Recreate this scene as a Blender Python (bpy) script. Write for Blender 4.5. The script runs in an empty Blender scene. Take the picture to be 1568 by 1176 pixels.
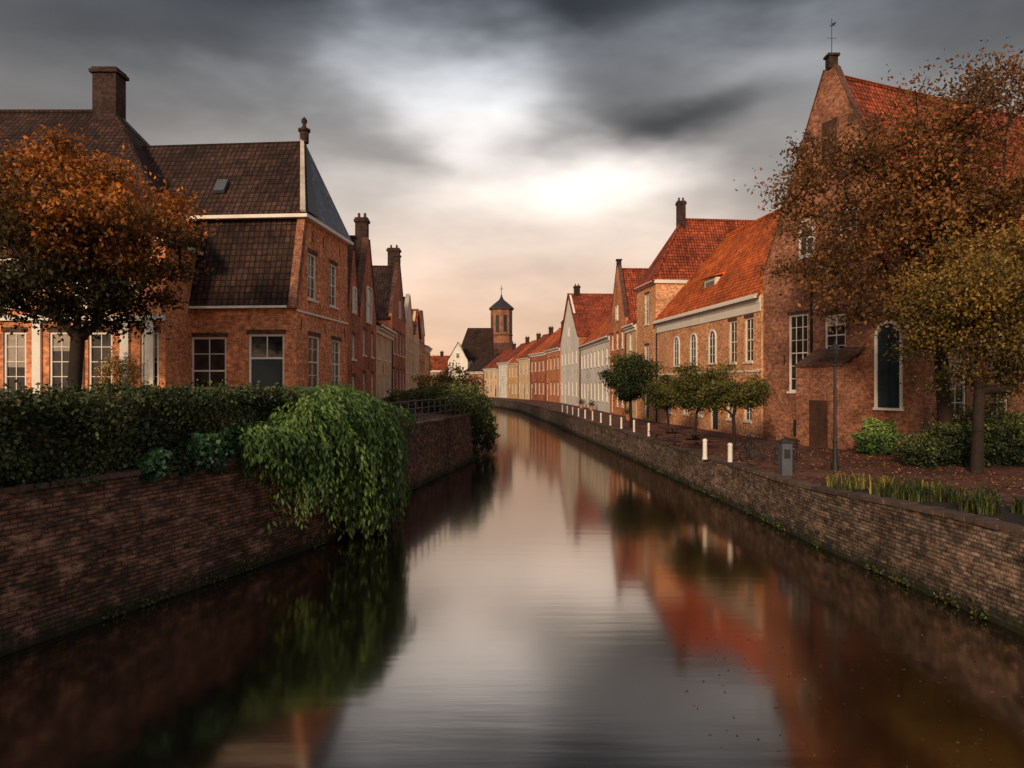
import bpy, math, random
import numpy as np
from mathutils import Vector
R=random.Random(7); NR=np.random.RandomState(11)
scene=bpy.context.scene
col=scene.collection
HC=4.5; GL=2.66; GR=1.4

# ------------------------------------------------------------ materials
def newmat(name):
    m=bpy.data.materials.new(name); m.use_nodes=True
    nt=m.node_tree; b=nt.nodes['Principled BSDF']
    return m,nt,b
def N(nt,t,**kw):
    n=nt.nodes.new(t)
    for k,v in kw.items(): setattr(n,k,v)
    return n
def mixc(nt,f,a,b,mode='MIX'):
    n=nt.nodes.new('ShaderNodeMix'); n.data_type='RGBA'; n.blend_type=mode
    for sock,val in ((n.inputs[0],f),(n.inputs[6],a),(n.inputs[7],b)):
        if hasattr(val,'links') or isinstance(val,bpy.types.NodeSocket): nt.links.new(val,sock)
        elif isinstance(val,(int,float)): sock.default_value=val
        else: sock.default_value=(*val,1)
    return n.outputs[2]
def ramp(nt,inp,stops):
    n=nt.nodes.new('ShaderNodeValToRGB'); e=n.color_ramp.elements
    while len(e)<len(stops): e.new(0.5)
    for i,(p,c) in enumerate(stops):
        e[i].position=p; e[i].color=(*c,1) if not isinstance(c,(int,float)) else (c,c,c,1)
    nt.links.new(inp,n.inputs[0]); return n.outputs[0]
def noise(nt,vec,scale,detail=5,rough=.6):
    n=nt.nodes.new('ShaderNodeTexNoise'); n.inputs['Scale'].default_value=scale
    n.inputs['Detail'].default_value=detail; n.inputs['Roughness'].default_value=rough
    if vec is not None: nt.links.new(vec,n.inputs['Vector'])
    return n.outputs['Fac']
def brickmat(name,c1,c2,mortar,bw=.22,rh=.075,ms=.009,stain=.5,quay=False,bump=.5,rough=.85,off=.5):
    m,nt,b=newmat(name)
    uv=N(nt,'ShaderNodeUVMap'); geo=N(nt,'ShaderNodeNewGeometry')
    P=geo.outputs['Position']
    bt=N(nt,'ShaderNodeTexBrick'); bt.offset=off
    nt.links.new(uv.outputs[0],bt.inputs['Vector'])
    for k,v in (('Color1',(*c1,1)),('Color2',(*c2,1)),('Mortar',(*mortar,1)),('Scale',1),('Mortar Size',ms),('Mortar Smooth',.3),('Bias',0),('Brick Width',bw),('Row Height',rh)):
        bt.inputs[k].default_value=v
    n1=noise(nt,P,.55,5,.65); n2=noise(nt,P,4.5,4,.7)
    c=mixc(nt,1.0,bt.outputs['Color'],ramp(nt,n1,[(.32,1-stain),(.66,1.0+stain*.35)]),'MULTIPLY')
    c=mixc(nt,1.0,c,ramp(nt,n2,[(.3,.6),(.5,1.0),(.72,1.4)]),'MULTIPLY')
    mu=N(nt,'ShaderNodeMapping'); mu.inputs['Scale'].default_value=(1/bw*.9,1/rh*.5,1); nt.links.new(uv.outputs[0],mu.inputs[0])
    n7=noise(nt,mu.outputs[0],1.0,2,.5)
    lo,hi=(.45,1.6) if quay else (.6,1.4)
    c=mixc(nt,1.0,c,ramp(nt,n7,[(.30,lo),(.5,1.0),(.70,hi)]),'MULTIPLY')
    if not quay and bw==.22:
        n6=noise(nt,P,1.1,5,.7)
        c=mixc(nt,ramp(nt,n6,[(.60,0.),(.74,.35)]),c,mortar)
    if quay:
        sp=N(nt,'ShaderNodeSeparateXYZ'); nt.links.new(P,sp.inputs[0])
        ad=N(nt,'ShaderNodeMath',operation='MULTIPLY_ADD'); nt.links.new(n2,ad.inputs[0]); ad.inputs[1].default_value=.7; nt.links.new(sp.outputs[2],ad.inputs[2])
        mp=N(nt,'ShaderNodeMapping'); mp.inputs['Scale'].default_value=(.9,.9,2.2); nt.links.new(P,mp.inputs[0])
        n4=noise(nt,mp.outputs[0],1.3,8,.78)
        c=mixc(nt,ramp(nt,n4,[(.53,0.),(.66,.65)]),c,(.42,.25,.16))
        n5=noise(nt,mp.outputs[0],2.1,6,.7)
        c=mixc(nt,ramp(nt,n5,[(.33,.92),(.52,0.)]),c,(.018,.018,.013))
        f=ramp(nt,ad.outputs[0],[(.34,(1,1,1)),(.48,(.85,.85,.85)),(.72,(0,0,0))])
        c=mixc(nt,f,c,(.016,.018,.009))
    nt.links.new(c,b.inputs['Base Color']); b.inputs['Roughness'].default_value=rough
    b.inputs['Specular IOR Level'].default_value=.2
    bp=N(nt,'ShaderNodeBump'); bp.inputs['Strength'].default_value=bump; bp.inputs['Distance'].default_value=.02 if not quay else .07
    h=mixc(nt,.5,ramp(nt,bt.outputs['Fac'],[(0,1.),(1,0.)]),ramp(nt,n2,[(.2,0.),(.8,1.)]))
    nt.links.new(h,bp.inputs['Height']); nt.links.new(bp.outputs[0],b.inputs['Normal'])
    return m
def plain(name,c,rough=.7,var=.25,scale=3,spec=.3,metal=0):
    m,nt,b=newmat(name); geo=N(nt,'ShaderNodeNewGeometry')
    n1=noise(nt,geo.outputs['Position'],scale,5,.65); n0=noise(nt,geo.outputs['Position'],scale*.15,3,.6)
    cc=mixc(nt,1.0,c,ramp(nt,n1,[(.25,1-var),(.75,1+var*.4)]),'MULTIPLY')
    cc=mixc(nt,1.0,cc,ramp(nt,n0,[(.3,1-var),(.6,1.)]),'MULTIPLY')
    nt.links.new(cc,b.inputs['Base Color']); b.inputs['Roughness'].default_value=rough
    b.inputs['Specular IOR Level'].default_value=spec; b.inputs['Metallic'].default_value=metal
    bp=N(nt,'ShaderNodeBump'); bp.inputs['Strength'].default_value=.25; bp.inputs['Distance'].default_value=.01
    nt.links.new(n1,bp.inputs['Height']); nt.links.new(bp.outputs[0],b.inputs['Normal'])
    return m
def leafmat(name,trans=.3):
    m,nt,b=newmat(name); a=N(nt,'ShaderNodeAttribute'); a.attribute_name='leafcol'
    nt.links.new(a.outputs['Color'],b.inputs['Base Color']); b.inputs['Roughness'].default_value=.55
    b.inputs['Specular IOR Level'].default_value=.3
    if trans:
        tr=N(nt,'ShaderNodeBsdfTranslucent'); nt.links.new(a.outputs['Color'],tr.inputs[0])
        mx=N(nt,'ShaderNodeMixShader'); mx.inputs[0].default_value=trans
        out=nt.nodes['Material Output']
        nt.links.new(b.outputs[0],mx.inputs[1]); nt.links.new(tr.outputs[0],mx.inputs[2]); nt.links.new(mx.outputs[0],out.inputs[0])
    return m

BR_RED=brickmat('brick_red',(.54,.145,.058),(.36,.092,.04),(.40,.26,.17))
BR_ORG=brickmat('brick_orange',(.72,.235,.085),(.54,.16,.055),(.58,.40,.27),stain=.4)
BR_SAL=brickmat('brick_salmon',(.76,.35,.155),(.64,.26,.11),(.60,.45,.31),stain=.3)
BR_DRK=brickmat('brick_dark',(.15,.06,.038),(.09,.04,.027),(.13,.09,.07))
BR_CHM=brickmat('brick_sooty',(.06,.032,.026),(.04,.022,.02),(.05,.035,.03))
BR_BRN=brickmat('brick_brown',(.37,.135,.072),(.23,.08,.045),(.34,.23,.16))
ST_WHT=plain('stucco_white',(.84,.79,.71),.8,.2,1.2)
ST_CRM=plain('stucco_cream',(.76,.53,.31),.8,.25,1.2)
ST_YEL=plain('stucco_yellow',(.72,.43,.18),.8,.25,1.2)
TL_DRK=brickmat('roof_tiles_dark',(.072,.034,.024),(.038,.02,.015),(.010,.007,.006),.24,.3,.03,.6,bump=.8,rough=.85,off=0)
TL_RED=brickmat('roof_tiles_red',(.46,.09,.033),(.28,.056,.023),(.05,.018,.012),.24,.3,.03,.6,bump=.8,rough=.8,off=0)
TL_ORG=brickmat('roof_tiles_orange',(.78,.165,.030),(.58,.105,.022),(.13,.035,.012),.24,.3,.03,.5,bump=.8,rough=.8,off=0)
SLATE=brickmat('roof_slate',(.12,.155,.21),(.085,.11,.15),(.04,.05,.06),.25,.2,.01,.3,bump=.4,rough=.5)
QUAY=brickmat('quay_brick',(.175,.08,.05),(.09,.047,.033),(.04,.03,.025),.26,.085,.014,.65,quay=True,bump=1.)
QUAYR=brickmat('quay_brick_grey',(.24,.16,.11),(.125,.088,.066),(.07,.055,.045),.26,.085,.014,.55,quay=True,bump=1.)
PAVE=brickmat('paving_brick',(.22,.085,.055),(.13,.056,.038),(.05,.033,.028),.24,.12,.012,.6)
COPE=plain('coping_stone',(.12,.078,.058),.85,.6,3)
WHITE=plain('white_paint',(.80,.75,.67),.55,.15,2)
DARKP=plain('dark_paint',(.03,.03,.032),.4,.2,2)
GREENP=plain('dark_green_paint',(.015,.035,.042),.35,.2,2)
WOOD=plain('weathered_wood',(.085,.04,.026),.8,.5,6)
BARK=plain('bark',(.035,.023,.017),.9,.4,8)
IRON=plain('iron',(.015,.015,.017),.5,.2,5,.5)
STONE=plain('stone_light',(.55,.48,.40),.8,.3,4)
SOIL=plain('soil',(.035,.024,.016),.95,.4,4)
GRASSG=plain('ground_earth',(.05,.042,.027),.95,.4,1)
LEAD=plain('lead',(.08,.09,.105),.55,.2,3)
CURT=plain('curtain',(.42,.36,.29),.8,.3,5)
LEAF=leafmat('leaves'); LEAFO=leafmat('leaves_thick',0)
def glassm():
    m,nt,b=newmat('window_glass'); geo=N(nt,'ShaderNodeNewGeometry')
    n1=noise(nt,geo.outputs['Position'],1.7,2,.5)
    nt.links.new(ramp(nt,n1,[(.35,(.008,.010,.012)),(.7,(.05,.042,.035))]),b.inputs['Base Color'])
    b.inputs['Roughness'].default_value=.06; b.inputs['IOR'].default_value=1.5
    bp=N(nt,'ShaderNodeBump'); bp.inputs['Strength'].default_value=.08; bp.inputs['Distance'].default_value=.02
    nt.links.new(noise(nt,geo.outputs['Position'],2.5,1),bp.inputs['Height']); nt.links.new(bp.outputs[0],b.inputs['Normal'])
    return m
GLASS=glassm()
def waterm():
    m,nt,b=newmat('canal_water'); geo=N(nt,'ShaderNodeNewGeometry')
    b.inputs['Base Color'].default_value=(.003,.003,.003,1)
    b.inputs['Roughness'].default_value=.10; b.inputs['IOR'].default_value=6.0
    b.inputs['Specular Tint'].default_value=(1,.86,.74,1)
    mp=N(nt,'ShaderNodeMapping'); mp.inputs['Scale'].default_value=(.35,2.4,1); nt.links.new(geo.outputs['Position'],mp.inputs[0])
    n1=noise(nt,mp.outputs[0],1.1,4,.5)
    bp=N(nt,'ShaderNodeBump'); bp.inputs['Strength'].default_value=.10; bp.inputs['Distance'].default_value=.02
    nt.links.new(n1,bp.inputs['Height']); nt.links.new(bp.outputs[0],b.inputs['Normal'])
    return m
WATER=waterm()

# ------------------------------------------------------------ object helpers
def empty(name,loc=(0,0,0)):
    o=bpy.data.objects.new(name,None); o.location=loc; o.empty_display_size=.5; col.objects.link(o); return o
def mkobj(name,verts,faces,mat,parent=None,smooth=False):
    me=bpy.data.meshes.new(name); me.from_pydata([tuple(v) for v in verts],[],faces); me.update()
    uvl=me.uv_layers.new(name='UVMap')
    data=np.zeros(len(me.loops)*2,dtype=np.float32)
    vs=me.vertices
    for p in me.polygons:
        n=p.normal
        if abs(n.z)>.98 or n.length<.1: u=Vector((1,0,0)); v=Vector((0,1,0))
        else:
            u=Vector((0,0,1)).cross(n).normalized(); v=n.cross(u)
            if v.z<0: v=-v
        for li in p.loop_indices:
            co=vs[me.loops[li].vertex_index].co
            data[2*li]=co.dot(u); data[2*li+1]=co.dot(v)
    uvl.data.foreach_set('uv',data)
    if smooth: me.polygons.foreach_set('use_smooth',[True]*len(me.polygons))
    me.materials.append(mat)
    o=bpy.data.objects.new(name,me); col.objects.link(o)
    if parent: o.parent=parent
    return o
class Parts:
    def __init__(s): s.d={}
    def g(s,name,mat): return s.d.setdefault(name,([],[],mat))
    def poly(s,name,mat,pts):
        V,F,_=s.g(name,mat); i=len(V); V.extend([Vector(p) for p in pts]); F.append(list(range(i,i+len(pts))))
    def slab(s,name,mat,pts,off):
        off=Vector(off); a=[Vector(p) for p in pts]; b=[p+off for p in a]
        s.poly(name,mat,a); s.poly(name,mat,b[::-1]); n=len(a)
        for i in range(n): s.poly(name,mat,[a[i],b[i],b[(i+1)%n],a[(i+1)%n]])
    def box(s,name,mat,o,ax,ay,az):
        o=Vector(o);ax=Vector(ax);ay=Vector(ay);az=Vector(az)
        c=[o,o+ax,o+ax+ay,o+ay]; s.slab(name,mat,c,az)
    def cbox(s,name,mat,c,sx,sy,sz):
        s.box(name,mat,(c[0]-sx/2,c[1]-sy/2,c[2]),(sx,0,0),(0,sy,0),(0,0,sz))
    def tube(s,name,mat,p0,p1,r0,r1=None,n=8,cap=True):
        r1=r0 if r1 is None else r1
        p0=Vector(p0);p1=Vector(p1); d=(p1-p0)
        if d.length<1e-6: return
        d.normalize(); a=d.orthogonal().normalized(); b=d.cross(a)
        V,F,_=s.g(name,mat); i=len(V)
        for p,r in ((p0,r0),(p1,r1)):
            for k in range(n):
                t=2*math.pi*k/n; V.append(p+a*(r*math.cos(t))+b*(r*math.sin(t)))
        for k in range(n): F.append([i+k,i+(k+1)%n,i+n+(k+1)%n,i+n+k])
        if cap: F.append([i+k for k in range(n)][::-1]); F.append([i+n+k for k in range(n)])
    def lathe(s,name,mat,c,prof,n=16):
        V,F,_=s.g(name,mat); i=len(V); c=Vector(c)
        for r,z in prof:
            for k in range(n):
                t=2*math.pi*k/n; V.append(c+Vector((r*math.cos(t),r*math.sin(t),z)))
        for j in range(len(prof)-1):
            for k in range(n): F.append([i+j*n+k,i+j*n+(k+1)%n,i+(j+1)*n+(k+1)%n,i+(j+1)*n+k])
        F.append([i+k for k in range(n)]); F.append([i+(len(prof)-1)*n+k for k in range(n)])
    def ring(s,name,mat,c,e,up,R0,r,n=24,m=6):
        e=Vector(e);up=Vector(up);c=Vector(c);w=e.cross(up)
        V,F,_=s.g(name,mat); i=len(V)
        for a in range(n):
            t=2*math.pi*a/n; rad=e*math.cos(t)+up*math.sin(t)
            for b in range(m):
                q=2*math.pi*b/m; V.append(c+rad*(R0+r*math.cos(q))+w*(r*math.sin(q)))
        for a in range(n):
            for b in range(m): F.append([i+a*m+b,i+((a+1)%n)*m+b,i+((a+1)%n)*m+(b+1)%m,i+a*m+(b+1)%m])
    def build(s,name,loc=None,smooth=()):
        e=empty(name)
        for k,(V,F,m) in s.d.items(): mkobj(k,V,F,m,e,k in smooth)
        return e

# ------------------------------------------------------------ building helpers
def wall(P,name,mat,O,e,out,L,z0,z1,wins=(),rec=.13):
    """wins: (s,z,w,h,cols,rows,kind)"""
    O=Vector(O);e=Vector(e);out=Vector(out)
    ss=sorted(set([0,L]+[w[0] for w in wins]+[w[0]+w[2] for w in wins]))
    zs=sorted(set([z0,z1]+[w[1] for w in wins]+[w[1]+w[3] for w in wins]))
    pt=lambda s,z,o=0: Vector((O.x,O.y,0))+e*s+out*o+Vector((0,0,z))
    for i in range(len(ss)-1):
        for j in range(len(zs)-1):
            cs=(ss[i]+ss[i+1])/2; cz=(zs[j]+zs[j+1])/2
            if any(w[0]<cs<w[0]+w[2] and w[1]<cz<w[1]+w[3] for w in wins): continue
            P.poly(name,mat,[pt(ss[i],zs[j]),pt(ss[i+1],zs[j]),pt(ss[i+1],zs[j+1]),pt(ss[i],zs[j+1])])
    for w in wins:
        s,z,ww,h=w[:4]
        for a,b in (((s,z),(s,z+h)),((s+ww,z),(s+ww,z+h)),((s,z),(s+ww,z)),((s,z+h),(s+ww,z+h))):
            P.poly(name,mat,[pt(*a),pt(*b),pt(*b,-rec-.05),pt(*a,-rec-.05)])
        window(P,pt,e,out,w,-rec)
        if mat in LINT: bar(P,'lintels',BR_DRK,pt,e,out,s-.08,z+h+.004,s+ww+.08,z+h+.19,-.02,.018)
LINT=(BR_RED,BR_ORG,BR_SAL,BR_BRN)
def bar(P,name,mat,pt,e,out,s0,z0,s1,z1,o0,o1):
    P.box(name,mat,pt(s0,z0,o0),e*(s1-s0),out*(o1-o0),(0,0,z1-z0))
def window(P,pt,e,out,w,o):
    s,z,ww,h,cols,rows,kind=w
    ft=.09
    FM=WHITE; B=lambda *a: bar(P,'window_frames',FM,pt,e,out,*a)
    if kind=='door':
        bar(P,'door',GREENP,pt,e,out,s+ft,z,s+ww-ft,z+h*.72,o-.02,o+.02)
        for k in (0,1):
            bar(P,'door_panels',GREENP,pt,e,out,s+ft+.12,z+.25+k*h*.33,s+ww-ft-.12,z+.2+h*.3+k*h*.33,o+.021,o+.04)
        P.poly('window_glass',GLASS,[pt(s+ft,z+h*.72+.08,o),pt(s+ww-ft,z+h*.72+.08,o),pt(s+ww-ft,z+h-ft,o),pt(s+ft,z+h-ft,o)])
        B(s+ft,z+h*.72,s+ww-ft,z+h*.72+.08,o-.03,o+.05)
        B(s+ww/2-.02,z+h*.72+.08,s+ww/2+.02,z+h-ft,o-.02,o+.03)
    else:
        P.poly('window_glass',GLASS,[pt(s+ft,z+ft,o),pt(s+ww-ft,z+ft,o),pt(s+ww-ft,z+h-ft,o),pt(s+ft,z+h-ft,o)])
        if R.random()<.35:
            hh=h*R.uniform(.2,.45)
            P.poly('curtains',CURT,[pt(s+ft,z+h-ft-hh,o+.004),pt(s+ww-ft,z+h-ft-hh,o+.004),pt(s+ww-ft,z+h-ft,o+.004),pt(s+ft,z+h-ft,o+.004)])
        for c in range(1,cols): B(s+ww*c/cols-.016,z+ft,s+ww*c/cols+.016,z+h-ft,o-.01,o+.035)
        for r in range(1,rows):
            t=.035 if r*2==rows else .016
            B(s+ft,z+h*r/rows-t,s+ww-ft,z+h*r/rows+t,o-.012,o+.045)
        B(s-.06,z-.10,s+ww+.06,z-.001,-.02,.09)
    B(s,z,s+ft,z+h,o-.04,o+.07);B(s+ww-ft,z,s+ww,z+h,o-.04,o+.07)
    B(s+ft,z+h-ft,s+ww-ft,z+h,o-.04,o+.068)
    if kind!='door': B(s+ft,z,s+ww-ft,z+ft,o-.04,o+.068)
def archwin(P,O,e,out,s,z,w,h,cols=2,rows=4,panel=None):
    O=Vector(O);e=Vector(e);out=Vector(out)
    pt=lambda s_,z_,o=0: Vector((O.x,O.y,0))+e*s_+out*o+Vector((0,0,z_))
    r=w/2; zc=z+h-r; c=s+r
    arc=[(c+r*math.cos(t),zc+r*math.sin(t)) for t in np.linspace(0,math.pi,13)]
    arco=[(c+(r+.13)*math.cos(t),zc+(r+.13)*math.sin(t)) for t in np.linspace(0,math.pi,13)]
    P.poly('arched_glass' if panel is None else 'arched_shutter',panel or GLASS,[pt(s,z,.02),pt(s+w,z,.02)]+[pt(a,b,.02) for a,b in arc])
    for i in range(12):
        P.slab('window_frames',WHITE,[pt(*arc[i],.01),pt(*arc[i+1],.01),pt(*arco[i+1],.01),pt(*arco[i],.01)],out*.08)
    B=lambda *a: bar(P,'window_frames',WHITE,pt,e,out,*a)
    B(s-.13,z,s,zc,.01,.09);B(s+w,z,s+w+.13,zc,.01,.09);B(s-.18,z-.12,s+w+.18,z,.01,.13)
    FM=WHITE if panel is None else panel
    for k in range(1,cols): bar(P,'glazing_bars',FM,pt,e,out,s+w*k/cols-.02,z,s+w*k/cols+.02,z+h-.15,.03,.06)
    for k in range(1,rows): bar(P,'glazing_bars',FM,pt,e,out,s,z+(h-r)*k/(rows-1)-.02,s+w,z+(h-r)*k/(rows-1)+.02,.03,.058)
def flatwin(P,O,e,out,s,z,w,h):
    O=Vector(O);e=Vector(e);out=Vector(out)
    pt=lambda s_,z_,o=0: Vector((O.x,O.y,0))+e*s_+out*o+Vector((0,0,z_))
    window(P,pt,e,out,(s,z,w,h,2,2,'w'),.05)
def chimney(P,c,w,z0,z1,mat=None,pots=2):
    mat=mat or BR_CHM
    x,y=c
    P.cbox('chimney',mat,(x,y,z0),w,w*.8,z1-z0-.3)
    P.cbox('chimney_cap',mat,(x,y,z1-.3),w*1.2,w,.16)
    P.cbox('chimney_cap',mat,(x,y,z1-.139),w*1.05,w*.85,.12)
    for k in range(pots):
        P.tube('chimney_pots',BR_DRK,(x-w*.25+k*w*.5,y,z1-.02),(x-w*.25+k*w*.5,y,z1+.3),.1,.08)

def frame(A,B,side):
    A=Vector((*A,0));B=Vector((*B,0)); L=(B-A).length; e=(B-A)/L
    n=Vector((-e.y,e.x,0)) if side=='L' else Vector((e.y,-e.x,0))
    return A,e,n,L
def autowins(L,g,eave,floors,ww=1.05,spacing=2.3,door=True,off=0):
    k=max(1,int((L-.6)/spacing)); out=[]; fh=(eave-g-.5)/floors
    d=R.randrange(k) if door else -1
    for f in range(floors):
        for i in range(k):
            s=(L/k)*(i+.5)-ww/2
            if f==0 and i==d: out.append((s,g+.15,ww,min(fh-.4,3.0),1,2,'door'))
            else:
                h=min(fh*.62,2.1)*(1 if f==0 else .9); out.append((s,g+f*fh+fh*.27+(.1 if f==0 else .15),ww,h,2,4 if h>1.6 else 2,'w'))
    return out
def house(name,A,B,side,D,g,eave,ridge,roof,wm,rm,floors=2,hips=(0,0),chims=(),wins=None,swins=None,cornice=True,spacing=2.3,parapet=True,gwin=True,mx=None,sidemat=None,door=True,ww=1.05,oh=.3,pinn=True):
    P=Parts() ; A,e,n,L=frame(A,B,side); out=-n
    sm=sidemat or wm
    pt=lambda s,d,z: A+e*s+n*d+Vector((0,0,z))
    if wins is None: wins=autowins(L,g,eave,floors,spacing=spacing,door=door,ww=ww)
    wall(P,'facade',wm,A,e,out,L,g-.4,eave,wins)
    wall(P,'side_wall',sm,A,n,-e,D,g-.4,eave,swins or [])
    P.poly('far_wall',sm,[pt(L,0,g-.4),pt(L,D,g-.4),pt(L,D,eave),pt(L,0,eave)])
    P.poly('back_wall',sm,[pt(0,D,g-.4),pt(L,D,g-.4),pt(L,D,eave),pt(0,D,eave)])
    th=(0,0,-.14)
    for k in range(int(L/2.2)):
        s=1.1+k*2.2+.02
        if s<L-.3 and not any(w[0]-.1<s<w[0]+w[2]+.1 for w in wins): P.box('wall_anchors',IRON,pt(s,-.03,g+(eave-g)/floors-.25),e*.05,n*.028,(0,0,.5))
    if roof=='para':
        rd=D/2; sl=(ridge-eave)/rd; ze=eave-sl*oh+.16; zr=ridge+.16
        a0=-.12 if hips[0]==0 else -oh; b0=L+.12 if hips[1]==0 else L+oh
        r0=hips[0] if hips[0] else -.12; r1=L-hips[1] if hips[1] else L+.12
        P.slab('roof',rm,[pt(a0,-oh,ze),pt(b0,-oh,ze),pt(r1,rd,zr),pt(r0,rd,zr)],th)
        P.slab('roof',rm,[pt(a0,D+oh,ze),pt(b0,D+oh,ze),pt(r1,rd,zr),pt(r0,rd,zr)],th)
        for hp,sa,sr in ((hips[0],a0,r0),(hips[1],b0,r1)):
            if hp: P.slab('roof',rm,[pt(sa,-oh,ze),pt(sa,D+oh,ze),pt(sr,rd,zr)],th)
        for hp,s_ in ((hips[0],0),(hips[1],L)):
            if not hp: P.poly('gable_wall',sm,[pt(s_,0,eave),pt(s_,D,eave),pt(s_,rd,ridge)])
        P.tube('ridge_tiles',rm,pt(r0,rd,zr),pt(r1,rd,zr),.13,n=6)
        if hips[0]:
            P.tube('ridge_tiles',rm,pt(r0,rd,zr),pt(a0,-oh,ze),.11,n=6)
        if cornice:
            P.box('cornice',WHITE,pt(.0,-.28,eave-.34),e*L,n*.277,(0,0,.24))
            P.box('cornice',WHITE,pt(.0,-.12,eave-.62),e*L,n*.117,(0,0,.27))
            P.box('gutter',WHITE,pt(-.05,-.45,ze-.12),e*(L+.1),n*.14,(0,0,.13))
            P.box('downpipe',IRON,pt(L-.25,-.11,g),e*.09,n*.09,(0,0,eave-g-.65))
    else:
        m=L/2 if mx is None else mx
        h0=hips[0]; zr=ridge+.14
        def side_s(sw,sg):
            sl=(ridge-eave)/abs(m-sw); ov=.15; return sw+sg*ov, eave-sl*ov+.14
        s0,z0=side_s(0,-1); s1,z1=side_s(L,1)
        d0=.12 if (parapet and not h0) else -.25; dr=h0 if h0 else d0
        P.slab('roof',rm,[pt(s0,d0,z0),pt(s0,D,z0),pt(m,D,zr),pt(m,dr,zr)],th)
        P.slab('roof',rm,[pt(s1,d0,z1),pt(s1,D,z1),pt(m,D,zr),pt(m,dr,zr)],th)
        P.tube('ridge_tiles',rm,pt(m,dr,zr),pt(m,D,zr),.13,n=6)
        P.poly('back_gable',sm,[pt(0,D,eave),pt(L,D,eave),pt(m,D,ridge)])
        if h0:
            P.slab('roof',rm,[pt(s0,d0,z0),pt(s1,d0,z1),pt(m,dr,zr)],th)
            P.tube('ridge_tiles',rm,pt(s0,d0,z0),pt(m,dr,zr),.12,n=6)
            if cornice: P.box('cornice',WHITE,pt(-.1,-.2,eave-.3),e*(L+.2),n*.197,(0,0,.28)); P.box('cornice',WHITE,pt(-.2,-.2,eave-.3),n*D,e*.197,(0,0,.28))
        else:
            q=.42 if parapet else 0
            P.slab('gable',wm,[pt(0,0,eave),pt(L,0,eave),pt(L,0,eave+q),pt(m+.35,0,ridge+q),pt(m-.35,0,ridge+q),pt(0,0,eave+q)],n*.28)
            if parapet:
                for (sa,za,sb,zb) in ((0,eave+q,m-.35,ridge+q),(L,eave+q,m+.35,ridge+q)):
                    P.slab('gable_coping',STONE if wm in(ST_WHT,ST_CRM) else BR_DRK,[pt(sa,-.06,za),pt(sb,-.06,zb),pt(sb,.34,zb),pt(sa,.34,za)],(0,0,.09))
                pm=wm if wm in (ST_WHT,ST_CRM) else BR_CHM
                if pinn:
                    P.cbox('gable_pinnacle',pm,(pt(m,.14,0).x,pt(m,.14,0).y,ridge+q),.45,.45,.6)
                    P.cbox('gable_pinnacle',pm,(pt(m,.14,0).x,pt(m,.14,0).y,ridge+q+.6),.6,.6,.12)
            if gwin and ridge-eave>2.5:
                flatwin(P,A,e,out,m-.45,eave+.5,.9,1.4)
    for (s,d,w,zt) in chims:
        c=pt(s,d,0); chimney(P,(c.x,c.y),w,eave,zt)
    return P,A,e,n,L,pt

# ------------------------------------------------------------ RIGHT ROW
A1=(17.9,32.0);B1=(14.2,40.6)
P,A,e,n,L,pt=house('x',A1,B1,'R',16,GR,10.2,20.0,'perp',BR_BRN,TL_RED,wins=[(3.7,5.9,1.3,2.1,2,4,'w'),(6.1,4.1,1.35,4.1,3,6,'w')],
   swins=[(2.2,3.0,1.3,3.2,2,5,'w'),(5.2,3.0,1.3,3.2,2,5,'w'),(8.4,3.0,1.3,3.2,2,5,'w'),(2.2,7.4,1.2,2,2,4,'w'),(5.2,7.4,1.2,2,2,4,'w'),(8.4,7.4,1.2,2,2,4,'w')],gwin=False)
archwin(P,A,e,-n,.65,3.4,1.2,3.9,2,5,GREENP)
flatwin(P,A,e,-n,2.9,11.2,1.0,1.9); flatwin(P,A,e,-n,5.6,11.2,1.0,1.9)
P.box('gable_hatch',WOOD,pt(L/2-.45,-.06,15.6),e*.9,n*.057,(0,0,2.2))
for f in (.22,.45,.68):
    for sg in (-1,1):
        s=L/2+sg*(L/2-.35)*(1-f); z=10.62+(20.42-10.62)*f
        P.box('gable_shoulder',BR_DRK,pt(s-.2,-.08,z-.1),e*.4,n*.46,(0,0,.5))
P.box('porch',BR_BRN,pt(2.6,-1.4,GR-.2),e*2.9,n*1.397,(0,0,4.3))
P.box('porch_door',WOOD,pt(3.5,-1.46,GR),e*1.1,n*.057,(0,0,2.3))
P.slab('porch_roof',BR_DRK,[pt(2.55,-1.48,5.45),pt(5.55,-1.48,5.45),pt(5.55,-.003,6.3),pt(2.55,-.003,6.3)],(0,0,-.1))
P.box('porch_side',BR_BRN,pt(2.62,-.7,5.3),e*2.86,n*.69,(0,0,.45))
P.box('downpipe',IRON,pt(5.75,-.12,GR),e*.1,n*.1,(0,0,8.7))
P.box('basement_opening',DARKP,pt(6.2,-.02,GR+.3),e*.9,n*.018,(0,0,.9))
c=pt(L/2,.14,21.1); P.tube('weather_vane',IRON,c,c+Vector((0,0,1.9)),.022)
P.tube('weather_vane',IRON,c+Vector((-.22,0,.9)),c+Vector((.22,0,.9)),.012)
P.slab('weather_vane',IRON,[c+Vector((-.1,0,1.5)),c+Vector((.15,0,1.55)),c+Vector((.25,0,1.75)),c+Vector((.02,0,1.65))],(0,.03,0))
P.build('gabled_brick_house')
P,A,e,n,L,pt=house('x',(14.15,40.8),(11.85,59.0),'R',9,GR,9.75,15.9,'para',BR_SAL,TL_ORG,hips=(0,3.5),
   wins=[(1.0,5.8,1.1,2.6,2,4,'w'),(3.2,5.8,1.1,2.6,2,4,'w')]+[(s,2.3,1.0,2.0,2,4,'w') for s in (1.2,3.6,8.6,11.2,14.6)]+[(6.0,GR+.1,1.2,2.9,1,1,'door')])
for s in (6.3,9.6,13.0): archwin(P,A,e,-n,s,5.9,.95,2.1)
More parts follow.
